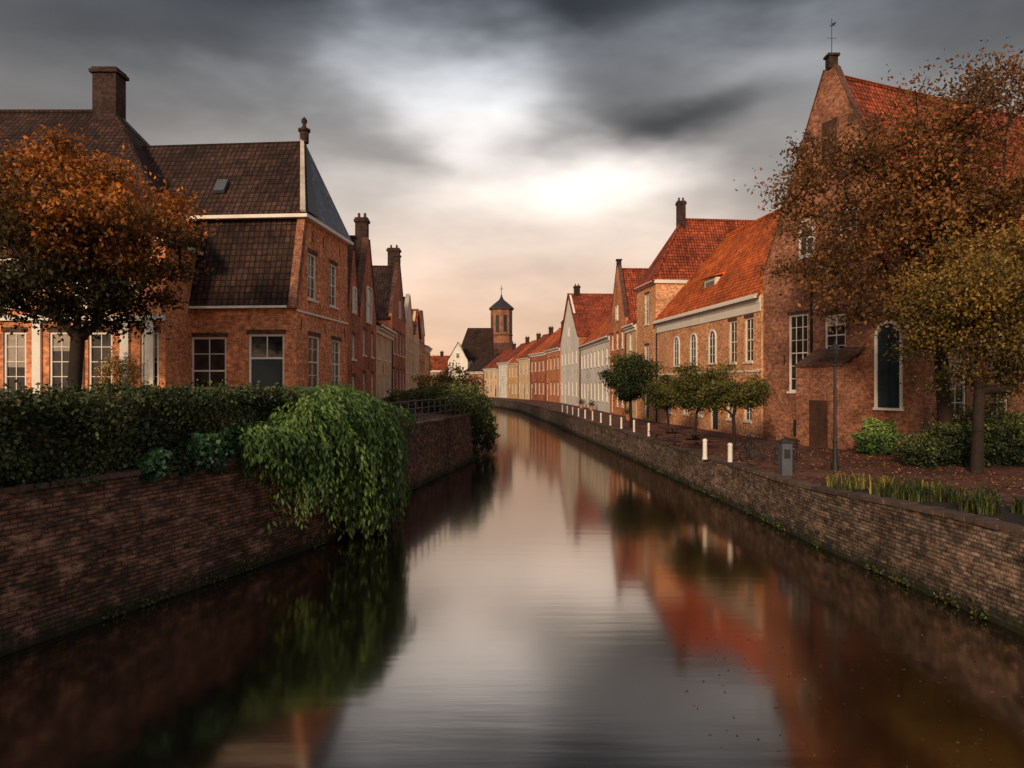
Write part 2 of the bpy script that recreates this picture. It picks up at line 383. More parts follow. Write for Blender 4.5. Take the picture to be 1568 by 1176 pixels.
P.box('string_course',WHITE,pt(0,-.06,5.2),e*L,n*.057,(0,0,.12))
P.box('cornice_band',WHITE,pt(0,-.08,8.65),e*L,n*.077,(0,0,.47))
o=pt(9.0,1.1,10.6)
P.box('dormer',WHITE,o,e*1.9,n*2.4,(0,0,1.35)); P.slab('dormer_roof',TL_ORG,[o+e*-.2+n*-.2+Vector((0,0,1.36)),o+e*2.1+n*-.2+Vector((0,0,1.36)),o+e*2.1+n*2.6+Vector((0,0,2.1)),o+e*-.2+n*2.6+Vector((0,0,2.1))],(0,0,.1))
P.poly('dormer_glass',GLASS,[o+e*.2-n*.01+Vector((0,0,.3)),o+e*1.7-n*.01+Vector((0,0,.3)),o+e*1.7-n*.01+Vector((0,0,1.15)),o+e*.2-n*.01+Vector((0,0,1.15))])
P.build('orange_roofed_brick_house')
P,A,e,n,L,pt=house('x',(11.83,59.15),(11.2,64.5),'R',22,GR,13.1,18.6,'perp',BR_SAL,TL_RED,hips=(3.2,0),wins=[(1.8,9.6,1.2,2.6,2,4,'w'),(1.8,5.4,1.2,2.4,2,4,'w'),(1.8,1.6,1.2,2.8,2,4,'door')],chims=((2.6,3.1,.7,20.3),))
P.build('hip_roofed_brick_house')
P,*_=house('x',(11.18,64.7),(10.93,69),'R',10,GR,10.0,13.2,'para',ST_CRM,TL_RED,floors=3,chims=((2,5,.7,14.6),)); P.build('townhouse')
P,*_=house('x',(10.9,69.1),(10.5,76.6),'R',16,GR,10.5,16.0,'perp',BR_ORG,TL_RED,floors=3,chims=(),sidemat=BR_RED); P.build('gabled_townhouse')
P,*_=house('x',(10.45,76.8),(9.5,99.5),'R',11,GR,9.8,15.5,'para',ST_WHT,TL_ORG,spacing=2.6,chims=((6,5.5,.9,17.2),(16,5.5,.9,17)),sidemat=BR_RED,ww=1.2); P.build('white_townhouse')
P,*_=house('x',(9.3,100),(8.0,118),'R',18,GR,11.2,18.0,'perp',ST_WHT,TL_RED,floors=2,spacing=3,sidemat=BR_RED,parapet=False,chims=((9,1.2,.9,19.4),)); P.build('white_townhouse')
P,*_=house('x',(7.9,118.3),(6.2,131),'R',12,GR,10.6,15.6,'para',BR_ORG,TL_RED,spacing=2.6,chims=((3,6,1,17),)); P.build('brick_townhouse')
P,*_=house('x',(6.1,131.3),(3.6,142),'R',12,GR,10.4,15.4,'para',BR_RED,TL_ORG,chims=((8,6,1,16.7),)); P.build('brick_townhouse')
prev=(3.5,142.3)
for k,(q,ev,rd,wm,rm) in enumerate([((1.3,150),9.8,14.6,ST_CRM,TL_RED),((-.9,158),9.0,13.8,ST_YEL,TL_ORG),((-3.2,166),9.4,13.6,ST_WHT,TL_RED),((-6.8,174),8.2,12.6,ST_CRM,TL_RED),((-12,182),7.6,11.8,BR_RED,TL_DRK)]):
    P,*_=house('x',prev,q,'R',11,GR,ev,rd,'para',wm,rm,spacing=2.4,chims=((3,5.5,.9,rd+1.5),)); P.build('brick_townhouse' if wm is BR_RED else 'plastered_townhouse'); prev=(q[0]-.1,q[1]+.2)
P,*_=house('x',(-12.0,194),(-17.3,194),'R',9,GR,11.0,15.6,'perp',ST_WHT,TL_DRK,spacing=2.4,parapet=False); P.build('white_gabled_house')
P,*_=house('x',(-5.6,204),(-15.5,204),'R',12,GR,12.0,20.6,'para',BR_DRK,TL_DRK,floors=3,hips=(0,2.5),cornice=False); P.build('dark_roofed_house')
P,*_=house('x',(-17.5,205),(-27,205),'R',10,GR,8.5,12.5,'para',BR_RED,TL_RED,chims=((3,5,.9,14.0),)); P.build('brick_townhouse')
P,*_=house('x',(-27.2,205),(-45,205),'R',10,GR,7.5,11,'para',BR_BRN,TL_DRK); P.build('brick_townhouse')

P=Parts(); cx,cy=-3.4,232
W=6.6
P.cbox('tower_base',BR_DRK,(cx,cy,GR),W*1.15,W*1.15,16.2)
P.lathe('tower_shaft',BR_BRN,(cx,cy,0),[(3.7,17.6),(3.7,18.4),(3.5,18.5),(3.5,28.2)],8)
P.lathe('tower_cornice',BR_DRK,(cx,cy,0),[(3.6,28.2),(4.05,28.6),(4.05,28.9),(3.4,29.0)],8)
P.lathe('tower_cornice',BR_DRK,(cx,cy,0),[(3.6,20.0),(3.7,20.15),(3.6,20.4)],8)
P.lathe('tower_dome',DARKP,(cx,cy,0),[(4.05,28.95),(3.0,29.9),(1.8,30.9),(.8,31.7),(.35,32.6),(.1,33.6)],8)
P.tube('tower_cross',IRON,(cx,cy,33.2),(cx,cy,36.2),.09); P.tube('tower_cross',IRON,(cx-.6,cy,35.2),(cx+.6,cy,35.2),.08)
for k in range(8):
    t=2*math.pi*(k+.5)/8
    o=Vector((math.cos(t),math.sin(t),0)); ee=Vector((-o.y,o.x,0)); rr=3.5*math.cos(math.pi/8)
    ctr=Vector((cx,cy,0))+o*rr-ee*.6
    pt=lambda s_,z_,o_=0: ctr+ee*s_+o*o_+Vector((0,0,z_))
    arc=[(.6+.6*math.cos(a),26+.6*math.sin(a)) for a in np.linspace(0,math.pi,9)]
    P.poly('belfry_openings',DARKP,[pt(0,21.3,.03),pt(1.2,21.3,.03)]+[pt(a,b,.03) for a,b in arc])
    P.slab('belfry_louvres',BR_DRK,[pt(-.12,21.1,.02),pt(1.32,21.1,.02),pt(1.32,21.28,.02),pt(-.12,21.28,.02)],o*.12)
P.build('church_tower')

# ------------------------------------------------------------ LEFT ROW
P=Parts(); X0,X1,Yf,D=-46,-14.0,29.0,13
ws=[]
for (a,b) in ((5,40),(75,110),(135,172),(215,243)):
    xa=(a-784)/1100*29; xb=(b-784)/1100*29; ws.append((xa-X0,3.6,xb-xa,3.0,2,5,'w'))
for k in range(8): ws.append((1.2+k*2.9,3.6,1.2,3.0,2,5,'w'))
for k in range(10): ws.append((1.2+k*3.0,7.6,1.15,2.0,2,4,'w'))
wall(P,'facade',BR_ORG,(X0,Yf,0),(1,0,0),(0,-1,0),X1-X0,GL-.4,10.5,ws)
wall(P,'side_wall',BR_ORG,(X1,Yf,0),(0,1,0),(1,0,0),D,GL-.4,10.5,[])
for u in (58,122,192,230): 
    x=(u-784)/1100*29; P.box('pilaster',WHITE,(x-.17,Yf-.12,GL),(.34,0,0),(0,.117,0),(0,0,4.4))
P.box('entablature',WHITE,(X0,Yf-.16,7.05),(X1-X0,0,0),(0,.155,0),(0,0,.22))
P.box('cornice',WHITE,(X0-.3,Yf-.4,10.2),(X1-X0+.6,0,0),(0,.397,0),(0,0,.32))
P.box('cornice',WHITE,(X1+.003,Yf-.0,10.2),(.3,0,0),(0,D,0),(0,0,.32))
ze,zr=10.5,17.9; rx0,rx1=X0+6,-19.6; ym=Yf+6.5
c=[(X0-.4,Yf-.45,ze),(X1+.4,Yf-.45,ze),(X1+.4,Yf+D+.4,ze),(X0-.4,Yf+D+.4,ze)]
P.slab('roof',TL_DRK,[c[0],c[1],(rx1,ym,zr),(rx0,ym,zr)],(0,0,-.14))
P.slab('roof',TL_DRK,[c[3],c[2],(rx1,ym,zr),(rx0,ym,zr)],(0,0,-.14))
P.slab('roof',TL_DRK,[c[1],c[2],(rx1,ym,zr)],(0,0,-.14)); P.slab('roof',TL_DRK,[c[0],c[3],(rx0,ym,zr)],(0,0,-.14))
P.tube('ridge_tiles',TL_DRK,(rx0,ym,zr),(rx1,ym,zr),.16,n=6)
P.tube('hip_flashing',LEAD,(rx1,ym,zr),c[2],.12,n=6);P.tube('ridge_tiles',TL_DRK,(rx1,ym,zr),c[1],.13,n=6)
chimney(P,(-19.9,ym),1.15,15.5,20.0,BR_CHM,0)
P.cbox('chimney_opening',DARKP,(-19.9,ym,19.96),.7,.5,.12)
chimney(P,(-33,ym),1.25,15.5,20.0,BR_CHM,2)
P.build('large_brick_house')
P=Parts(); A,e,n,L=frame((-9.3,31.0),(-8.7,38.0),'L'); out=-n
pt=lambda s,d,z: A+e*s+n*d+Vector((0,0,z)); D=6.2
wall(P,'facade',BR_ORG,A,e,out,L,GL-.4,8.0,[(1.4,4.3,1.5,2.4,2,4,'w'),(4.55,4.3,1.4,2.4,2,4,'w')])
wall(P,'facade_upper',BR_ORG,A+e*1.0,e,out,L-1.0,8.0,11.9,[(.35,8.35,1.1,2.1,2,4,'w'),(3.25,8.35,1.1,2.1,2,4,'w')])
P.poly('facade_upper',BR_ORG,[pt(0,0,8),pt(1,0,8),pt(1,0,11.9)])
wall(P,'side_wall',BR_ORG,A,n,-e,D,GL-.4,8.0,[(.55,GL+.15,1.6,3.85,2,3,'door'),(3.15,3.6,1.62,2.95,2,4,'w')])
P.poly('far_wall',BR_ORG,[pt(L,0,GL),pt(L,D+3,GL),pt(L,D+3,11.9),pt(L,0,11.9)])
P.slab('lower_roof',TL_DRK,[pt(-.3,.12,7.9),pt(-.3,D+3,7.9),pt(1.0,D+3,11.85),pt(1.0,.12,11.85)],(0,.1,-.1))
P.slab('gable_parapet',BR_BRN,[pt(-.35,-.08,7.75),pt(-.05,-.08,7.75),pt(1.15,-.08,11.85),pt(.78,-.08,11.85)],n*.35)
P.box('eave_board',WHITE,pt(-.4,.3,7.76),n*D,e*.1,(0,0,.1))
P.box('upper_gutter',WHITE,pt(.55,-.25,11.85),n*(D+1),e*.3,(0,0,.15))
P.box('gable_cornice',WHITE,pt(.86,-.28,11.85),e*(L-.7),n*.5,(0,0,.15))
P.box('string_course',WHITE,pt(0,-.05,7.64),e*L,n*.048,(0,0,.09))
for s in (.5,3.5,6.5): P.box('wall_anchors',IRON,pt(s,-.03,6.9),e*.05,n*.028,(0,0,.5))
for s in (1.9,3.3,5.7): P.box('wall_anchors',IRON,pt(s,-.03,11.0),e*.05,n*.028,(0,0,.5))
pk=(3.5,1.0,16.2); bz=12.06
P.slab('upper_roof',TL_DRK,[pt(.62,-.15,bz),pt(.62,D+3,bz),pt(3.5,D+3,16.2),pt(*pk)],(0,.1,-.1))
P.slab('upper_roof',TL_DRK,[pt(L+.15,-.15,bz),pt(L+.15,D+3,bz),pt(3.5,D+3,16.2),pt(*pk)],(0,-.1,-.1))
P.slab('slate_hip',SLATE,[pt(.62,-.2,bz),pt(L+.15,-.2,bz),pt(*pk)],(-.1,0,-.05))
P.slab('dark_hip_panel',DARKP,[pt(.66,-.26,bz+.03),pt(1.9,-.26,bz+.03),Vector(pt(*pk))+Vector((.04,0,0))],(.04,0,.02))
a=pt(.55,-.2,bz); b=pt(*pk); 
P.slab('verge_board',STONE,[a,b+Vector((0,0,.05)),b+Vector((-.16,-.05,.05)),a+Vector((-.22,-.05,0))],(0,-.06,.08))
P.lathe('finial',BR_CHM,tuple(pt(3.5,1.0,0)),[(.22,16.1),(.22,16.6),(.3,16.65),(.3,16.75),(.12,16.82),(.08,17.0),(.14,17.1),(.14,17.2),(.02,17.35)],10)
P.slab('skylight',LEAD,[pt(1.35,4.4,13.2),pt(1.35,3.9,13.2),pt(1.75,3.9,13.8),pt(1.75,4.4,13.8)],(0,-.12,.1))
P.build('mansard_brick_house')
def XL(y): return -8.75-.0452*(y-38)
def LH(name,y0,y1,*a,**k):
    P,A,e,n,L,pt=house('x',(XL(y0),y0),(XL(y1),y1),'L',*a,**k); return P,A,e,n,L,pt
P,A,e,n,L,pt=LH('g',38.2,42.0,9,GL,8.0,11.6,'perp',BR_RED,TL_DRK,floors=2,chims=((.8,1,.6,12.8),),door=False,spacing=1.9); P.build('gabled_townhouse')
P,A,e,n,L,pt=LH('g',42.1,48.8,12,GL,8.6,13.2,'perp',BR_RED,TL_DRK,floors=2,gwin=False,spacing=2.1,pinn=False)
flatwin(P,A,e,-n,L/2-.9,8.4,1.8,2.2)
c=pt(L/2,.4,0); chimney(P,(c.x,c.y),.75,12.5,15.0)
P.build('gabled_townhouse')
P,*_=LH('g',49,57.6,10,GL,8.6,12.0,'para',ST_CRM,TL_DRK,floors=2,chims=((1,5,.8,13.2),)); P.build('plastered_townhouse')
P,A,e,n,L,pt=LH('g',57.8,68,14,GL,9.8,14.6,'perp',BR_RED,TL_DRK,floors=2)
c=pt(L/2+1.2,.6,0); chimney(P,(c.x,c.y),1.0,12,16.6); P.build('gabled_townhouse')
P,*_=LH('g',68.2,76,12,GL,9.8,13.0,'perp',ST_CRM,TL_DRK,floors=3,sidemat=BR_RED,pinn=False); P.build('plastered_townhouse')
P,*_=LH('g',76.2,84,12,GL,9.8,12.6,'perp',ST_CRM,TL_RED,floors=3,sidemat=BR_RED,parapet=False); P.build('plastered_townhouse')
P,*_=LH('g',84.2,92,12,GL,10.2,13.0,'perp',BR_ORG,TL_RED,floors=3,pinn=False); P.build('gabled_townhouse')
P,*_=LH('g',92.2,101,12,GL,9.4,12.0,'para',ST_YEL,TL_RED,floors=3); P.build('plastered_townhouse')
P,*_=house('x',(-16,112),(-21,128),'L',12,GL,9.0,13.0,'para',BR_BRN,TL_RED,floors=2); P.build('brick_townhouse')

# ------------------------------------------------------------ ground, banks, water
LB=[(-13,-60),(-12,-10),(-10.6,5),(-8.56,12),(-5.37,20.45),(-4.4,30.6),(-2.46,42.3),(-4,60),(-8,100),(-18,160),(-50,186),(-110,210),(-600,260)]
RB=[(11,-60),(10.4,-10),(9.9,5),(9.3,13),(8.6,20),(8.4,25),(7.25,44),(4.8,80),(1.3,120),(-6.6,158),(-28,178),(-80,225),(-600,300)]
def dense(pl,step=1.5):
    o=[]
    for i in range(len(pl)-1):
        a=Vector(pl[i]);b=Vector(pl[i+1]); k=max(1,int((b-a).length/step)) if (b-a).length<70 else 4
        for j in range(k): o.append(a.lerp(b,j/k))
    o.append(Vector(pl[-1])); return o
def gz(y): 
    t=min(1,max(0,(24-y)/11)); return GR+.35*t*t*(3-2*t)
Ld=dense(LB);Rd=dense(RB)
V=[];F=[]
for p in Ld: V+= [(p.x-.3,p.y,GL),(-900,p.y,GL)]
for i in range(len(Ld)-1): F.append([2*i,2*i+1,2*i+3,2*i+2])
o=len(V)
for p in Rd: V+= [(p.x+.3,p.y,gz(p.y)),(900,p.y,gz(p.y))]
for i in range(len(Rd)-1): F.append([o+2*i,o+2*i+1,o+2*i+3,o+2*i+2])
o=len(V); V+=[(-600,300,GR),(900,300,GR),(2500,3000,GR),(-2500,3000,GR)]; F.append([o,o+1,o+2,o+3])
mkobj('ground',V,F,GRASSG)
V=[];F=[]
sel=[p for p in Rd if p.y<172 and p.y>-20]
def facX(y):
    pts=[(19,-20),(18.6,28),(17.9,32),(14.2,40.6),(11.9,58.3),(10.2,81),(8,118),(3.6,142),(-6.8,172)]
    return float(np.interp(y,[q[1] for q in pts],[q[0] for q in pts]))
for p in sel: V+=[(p.x+.45,p.y,gz(p.y)+.006),(facX(p.y)+.3,p.y,gz(p.y)+.006)]
for i in range(len(sel)-1): F.append([2*i,2*i+1,2*i+3,2*i+2])
mkobj('quayside_pavement',V,F,PAVE)
V=[];F=[]
sel=[p for p in Ld if p.y<120 and p.y>24]
for p in sel: V+=[(p.x-.45,p.y,GL+.006),(min(XL(p.y),-8.5)-.2,p.y,GL+.006)]
for i in range(len(sel)-1): F.append([2*i,2*i+1,2*i+3,2*i+2])
mkobj('street_pavement',V,F,PAVE)
mkobj('canal_water',[(-700,-80,0),(300,-80,0),(300,320,0),(-700,320,0)],[[0,1,2,3]],WATER)
def quaywall(name,pl,zt,sgn,mat):
    P=Parts(); rows=9
    V=[];F=[]
    for p in pl:
        h=zt(p.y)
        for r in range(rows):
            z=-.6+(h+.6)*r/(rows-1)
            b=.22*(1-r/(rows-1))+ (R.uniform(-.035,.035) if 0<r<rows-1 else 0)
            V.append(Vector((p.x-sgn*b,p.y,z)))
    for i in range(len(pl)-1):
        for r in range(rows-1): F.append([i*rows+r,(i+1)*rows+r,(i+1)*rows+r+1,i*rows+r+1])
    P.d['wall_face']=(V,F,mat)
    for i in range(len(pl)-1):
        a=pl[i];b=pl[i+1]; h0=zt(a.y);h1=zt(b.y)
        a3=Vector((a.x,a.y,h0));b3=Vector((b.x,b.y,h1))
        if a.y>100: 
            P.slab('coping',COPE,[a3+Vector((-sgn*.06,0,0)),b3+Vector((-sgn*.06,0,0)),b3+Vector((sgn*.5,0,0)),a3+Vector((sgn*.5,0,0))],(0,0,.12)); continue
        k=6
        for j in range(k):
            p=a3.lerp(b3,(j+.03)/k);q=a3.lerp(b3,(j+.97)/k); dz=R.uniform(-.02,.02); ox=R.uniform(-.03,.03)
            P.slab('coping',COPE,[p+Vector((-sgn*(.06+ox),0,.0)),q+Vector((-sgn*(.06+ox),0,.0)),q+Vector((sgn*.38,0,0)),p+Vector((sgn*.38,0,0))],(0,0,.10+dz))
    e=P.build(name)
    for ch in e.children:
        if ch.name.startswith('wall_face'):
            uvl=ch.data.uv_layers[0]; me=ch.data; acc=[0]
            for i in range(1,len(pl)): acc.append(acc[-1]+(pl[i]-pl[i-1]).length)
            for lp in me.loops:
                vi=lp.vertex_index; uvl.data[lp.index].uv=(acc[vi//rows],me.vertices[vi].co.z)
    return e
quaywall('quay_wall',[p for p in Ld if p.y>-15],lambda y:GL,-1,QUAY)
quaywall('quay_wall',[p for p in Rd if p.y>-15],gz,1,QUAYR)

# ------------------------------------------------------------ foliage
def leaves(name,C,S,colr,parent=None,dirs=None,aspect=.55,mat=None):
    mat=mat or LEAF
    C=np.asarray(C,dtype=np.float32);n=len(C)
    S=np.broadcast_to(np.asarray(S,dtype=np.float32),(n,)).reshape(n,1)
    if dirs is None: d=NR.normal(size=(n,3))
    else: d=np.asarray(dirs)+NR.normal(size=(n,3))*.25
    d/=np.linalg.norm(d,axis=1,keepdims=True)
    r=NR.normal(size=(n,3)); w=np.cross(d,r); w/=np.linalg.norm(w,axis=1,keepdims=True)+1e-6
    q=np.cross(d,w)*.18
    v=np.stack([C-d*S*.5, C+w*S*aspect*.5+q*S, C+d*S*.5, C-w*S*aspect*.5+q*S],axis=1).reshape(-1,3).astype(np.float32)
    me=bpy.data.meshes.new(name); me.vertices.add(4*n); me.vertices.foreach_set('co',v.ravel())
    me.loops.add(4*n); me.loops.foreach_set('vertex_index',np.arange(4*n,dtype=np.int32))
    me.polygons.add(n); me.polygons.foreach_set('loop_start',np.arange(0,4*n,4,dtype=np.int32))
    try: me.polygons.foreach_set('loop_total',np.full(n,4,dtype=np.int32))
    except Exception: pass
    me.update(calc_edges=True)
    at=me.color_attributes.new('leafcol','FLOAT_COLOR','POINT')
    cc=np.ones((n,4),dtype=np.float32); cc[:,:3]=np.clip(colr,0.002,1); at.data.foreach_set('color',np.repeat(cc,4,axis=0).ravel())
    me.materials.append(mat); me.validate()
    o=bpy.data.objects.new(name,me); col.objects.link(o)
    if parent: o.parent=parent
    return o
def colours(n,pal,t=None,jit=.25):
    pal=np.array(pal,dtype=float)
    if t is None: t=NR.rand(n)
    t=np.clip(t,0,.9999)*(len(pal)-1); i=t.astype(int); f=(t-i)[:,None]
    c=pal[i]*(1-f)+pal[i+1]*f
    return c*(1+NR.uniform(-jit,jit,(n,1)))
def tree(name,base,fork,C,rad,ncl,nleaf,ls,pal,cs=.45,trunk_r=.2,shell=.55,topbias=0,seed=1,extra=(),t0=.15,sidebias=0):
    rr=np.random.RandomState(seed)
    C=np.array(C,float);rad=np.array(rad,float)
    pts=[]
    lob=rr.normal(size=(14,3)); lob/=np.linalg.norm(lob,axis=1,keepdims=True); amp=rr.uniform(-.30,.24,14)
    while len(pts)<ncl:
        d=rr.normal(size=3); d/=np.linalg.norm(d)
        lump=1+sum(a*max(0,(d@l))**6 for a,l in zip(amp,lob))
        r=(shell+(1-shell)*rr.rand())**1.0*lump if rr.rand()<.75 else rr.rand()*shell
        p=C+d*rad*r
        if p[2]<C[2]-rad[2]*.85: continue
        pts.append(p)
    for q in extra: pts.append(np.array(q,float))
    pts=np.array(pts)
    base=np.array(base,float); fork=np.array(fork,float)
    nodes=[base,base*.5+fork*.5+np.array([rr.uniform(-.08,.08),rr.uniform(-.08,.08),0]),fork]; par=[-1,0,1]
    order=np.argsort(np.linalg.norm(pts-fork,axis=1))
    tip=[]
    for k in order:
        p=pts[k]; NA=np.array(nodes[2:]); dd=np.linalg.norm(NA-p,axis=1)
        j=int(np.argmin(dd+.35*np.linalg.norm(NA-fork,axis=1)))+2
        a=nodes[j]; Ls=np.linalg.norm(p-a); m=max(1,int(Ls/.7)); last=j
        for q in range(1,m+1):
            t=q/m; x=a*(1-t)+p*t
            if q<m: x=x+rr.normal(size=3)*.07*min(Ls,2)+np.array([0,0,.10*math.sin(math.pi*t)*Ls])
            nodes.append(x); par.append(last); last=len(nodes)-1
        tip.append(last)
    w=np.zeros(len(nodes)); 
    for t in tip: w[t]+=1
    for i in range(len(nodes)-1,0,-1): w[par[i]]+=w[i]
    w=np.maximum(w,1); r=trunk_r*(w/w[0])**.46; r=np.maximum(r,.012)
    P=Parts()
    for i in range(1,len(nodes)):
        r0=r[par[i]] if i<3 else min(r[par[i]],r[i]*1.35)
        P.tube('trunk_and_limbs',BARK,nodes[par[i]],nodes[i],r0*(1.25 if par[i]==0 else 1),r[i],n=8 if r[i]>.05 else 5,cap=False)
    e=P.build(name,smooth=('trunk_and_limbs',))
    per=max(1,nleaf//len(pts)); idx=np.repeat(np.arange(len(pts)),per)
    siz=rr.uniform(.55,1.35,len(pts))[idx][:,None]
    off=NR.normal(size=(len(idx),3))*cs*siz*np.array([1,1,.6]); L_=pts[idx]+off
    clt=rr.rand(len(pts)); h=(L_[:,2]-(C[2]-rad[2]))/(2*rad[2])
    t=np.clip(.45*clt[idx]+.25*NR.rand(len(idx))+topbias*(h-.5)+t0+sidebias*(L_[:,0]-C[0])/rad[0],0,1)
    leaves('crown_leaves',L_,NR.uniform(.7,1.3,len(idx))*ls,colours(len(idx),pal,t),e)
    return e
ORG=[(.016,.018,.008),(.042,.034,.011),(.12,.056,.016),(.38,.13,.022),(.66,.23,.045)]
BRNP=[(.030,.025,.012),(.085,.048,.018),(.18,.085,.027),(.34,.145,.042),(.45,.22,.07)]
YGR=[(.028,.030,.010),(.075,.062,.017),(.18,.12,.028),(.34,.21,.048),(.44,.29,.08)]
GRN=[(.010,.018,.008),(.024,.040,.014),(.055,.078,.024),(.13,.145,.042)]
GRY=[(.02,.026,.010),(.05,.06,.016),(.12,.12,.028),(.26,.21,.055)]
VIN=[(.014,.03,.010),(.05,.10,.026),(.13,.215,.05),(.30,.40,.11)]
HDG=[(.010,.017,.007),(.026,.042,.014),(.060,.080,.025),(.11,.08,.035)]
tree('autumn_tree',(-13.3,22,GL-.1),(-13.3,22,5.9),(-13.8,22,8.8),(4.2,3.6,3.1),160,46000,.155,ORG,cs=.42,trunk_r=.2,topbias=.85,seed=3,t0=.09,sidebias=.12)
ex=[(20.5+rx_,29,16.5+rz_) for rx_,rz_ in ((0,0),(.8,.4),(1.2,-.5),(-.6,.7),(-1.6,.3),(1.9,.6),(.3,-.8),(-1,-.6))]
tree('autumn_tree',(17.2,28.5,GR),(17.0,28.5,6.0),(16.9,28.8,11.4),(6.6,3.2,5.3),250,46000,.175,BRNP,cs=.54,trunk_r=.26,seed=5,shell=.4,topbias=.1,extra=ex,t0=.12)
tree('autumn_tree',(16.3,25.2,gz(25)),(16.4,25.2,4.3),(17.2,25.2,7.0),(3.7,2.6,3.2),140,38000,.13,YGR,cs=.45,trunk_r=.18,seed=8,topbias=.5,shell=.4,t0=.16)
tree('small_green_tree',(8.4,51,GR),(8.4,51,2.9),(8.4,51,4.9),(2.0,2.0,2.1),60,15000,.17,GRN,cs=.36,trunk_r=.1,seed=9,topbias=.4,shell=.4)
tree('small_green_tree',(9.5,44,GR),(9.5,44,2.9),(9.5,44,3.95),(1.35,1.3,1.05),34,8000,.13,GRY,cs=.24,trunk_r=.07,seed=10,topbias=.4)
tree('small_green_tree',(9.25,36,GR),(9.25,36,3.0),(9.3,36,4.2),(1.45,1.4,1.15),36,9000,.12,GRY,cs=.25,trunk_r=.07,seed=12,topbias=.5)
tree('small_green_tree',(10.35,33.6,GR),(10.35,33.6,3.0),(10.3,33.6,4.1),(1.75,1.5,1.1),40,11000,.12,GRY,cs=.26,trunk_r=.08,seed=13,topbias=.4)
tree('distant_tree',(-24,165,GL),(-24,165,6),(-24,165,8.5),(5,5,4),40,4000,.6,ORG,cs=.9,trunk_r=.4,seed=14,t0=.4)
tree('distant_tree',(-36,215,GL),(-36,215,6),(-36,215,12),(7,5,6),40,4000,.7,BRNP,cs=1.1,trunk_r=.4,seed=15)

def bush(name,blobs,n,ls,pal,dirs=None,zmin=None,core=True,coremat=SOIL):
    P=Parts(); cs=[];ts=[]
    tot=sum(b[1][0]*b[1][1]+b[1][2]*b[1][0] for b in blobs)
    for c,r in blobs:
        k=int(n*(r[0]*r[1]+r[2]*r[0])/tot); d=NR.normal(size=(k,3)); d/=np.linalg.norm(d,axis=1,keepdims=True)
        rad=NR.uniform(.62,1.1,(k,1))*(1+.18*np.sin(d[:,:1]*7+c[0])+.16*np.sin(d[:,2:]*9+c[1]))
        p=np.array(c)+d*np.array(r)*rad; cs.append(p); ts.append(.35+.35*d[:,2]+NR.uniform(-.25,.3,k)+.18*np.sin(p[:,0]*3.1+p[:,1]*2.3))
        for j in range(7):
            t=j*.9; P.tube('stems',BARK,(c[0]+.1*math.cos(t),c[1]+.1*math.sin(t),c[2]-r[2]*.9),(c[0]+r[0]*.6*math.cos(t),c[1]+r[1]*.6*math.sin(t),c[2]+r[2]*.5),.02,.008,5)
    p=np.concatenate(cs);t=np.concatenate(ts)
    if zmin is not None: m=p[:,2]>zmin; p=p[m];t=t[m]
    e=P.build(name)
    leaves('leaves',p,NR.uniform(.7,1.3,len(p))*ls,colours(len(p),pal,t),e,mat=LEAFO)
    return e
def Lx(y): return float(np.interp(y,[q[1] for q in LB],[q[0] for q in LB]))
def Rx(y): return float(np.interp(y,[q[1] for q in RB],[q[0] for q in RB]))
V=[];F=[];P=Parts()
ys=np.linspace(4,20.5,34)
for y in ys:
    x=Lx(y)-.75; w=.50; h=4.05+.06*math.sin(y*2.1)
    for dx,z in ((w,GL-.05),(w*.95,h-.15),(w*.6,h),(-w*3,h),(-w*3,GL)): V.append((x+dx,y,z))
for i in range(len(ys)-1):
    for k in range(4): F.append([i*5+k,(i+1)*5+k,(i+1)*5+k+1,i*5+k+1])
P.d['hedge_core']=([Vector(v) for v in V],F,SOIL)
hedge=P.build('hedge')
n=74000; y=NR.uniform(6,20.7,n); s=NR.rand(n); x0=np.array([Lx(a) for a in y])-.75
front=s<.66
x=np.where(front,x0+.60+.07*np.sin(y*3.3)+NR.normal(size=n)*.09,x0+NR.uniform(-1.7,.6,n))
top=4.15+.07*np.sin(y*2.1)+.06*np.sin(y*5.3+x*3)+.06*np.sin(y*11)
z=np.where(front,GL-.05+(top-GL+.05)*NR.rand(n)**.9,top+np.abs(NR.normal(size=n))*.11-.04)
x=x+np.where(front,.14*np.sin(z*4+y*2.2),0)
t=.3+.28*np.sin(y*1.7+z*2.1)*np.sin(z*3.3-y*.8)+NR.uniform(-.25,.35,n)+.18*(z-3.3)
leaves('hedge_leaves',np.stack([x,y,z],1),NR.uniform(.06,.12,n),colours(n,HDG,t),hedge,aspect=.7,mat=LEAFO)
n=12000; y=NR.uniform(14.6,19.4,n); hz=NR.rand(n)
x=np.array([Lx(a) for a in y])-.02+.18*np.sin(y*4)+NR.normal(size=n)*.12
z=2.55+1.0*hz*(1-.4*np.abs(y-17.3)/1.8)+.12*np.sin(y*6)
ivy=empty('ivy'); leaves('leaves',np.stack([x,y,z],1),NR.uniform(.09,.16,n),colours(n,[(.010,.022,.011),(.03,.08,.034),(.07,.16,.068)],hz*.8+NR.uniform(-.2,.2,n)),ivy,aspect=.8,mat=LEAFO)
vine=empty('cascading_vine'); pc=[];pd=[];ptt=[];psz=[]
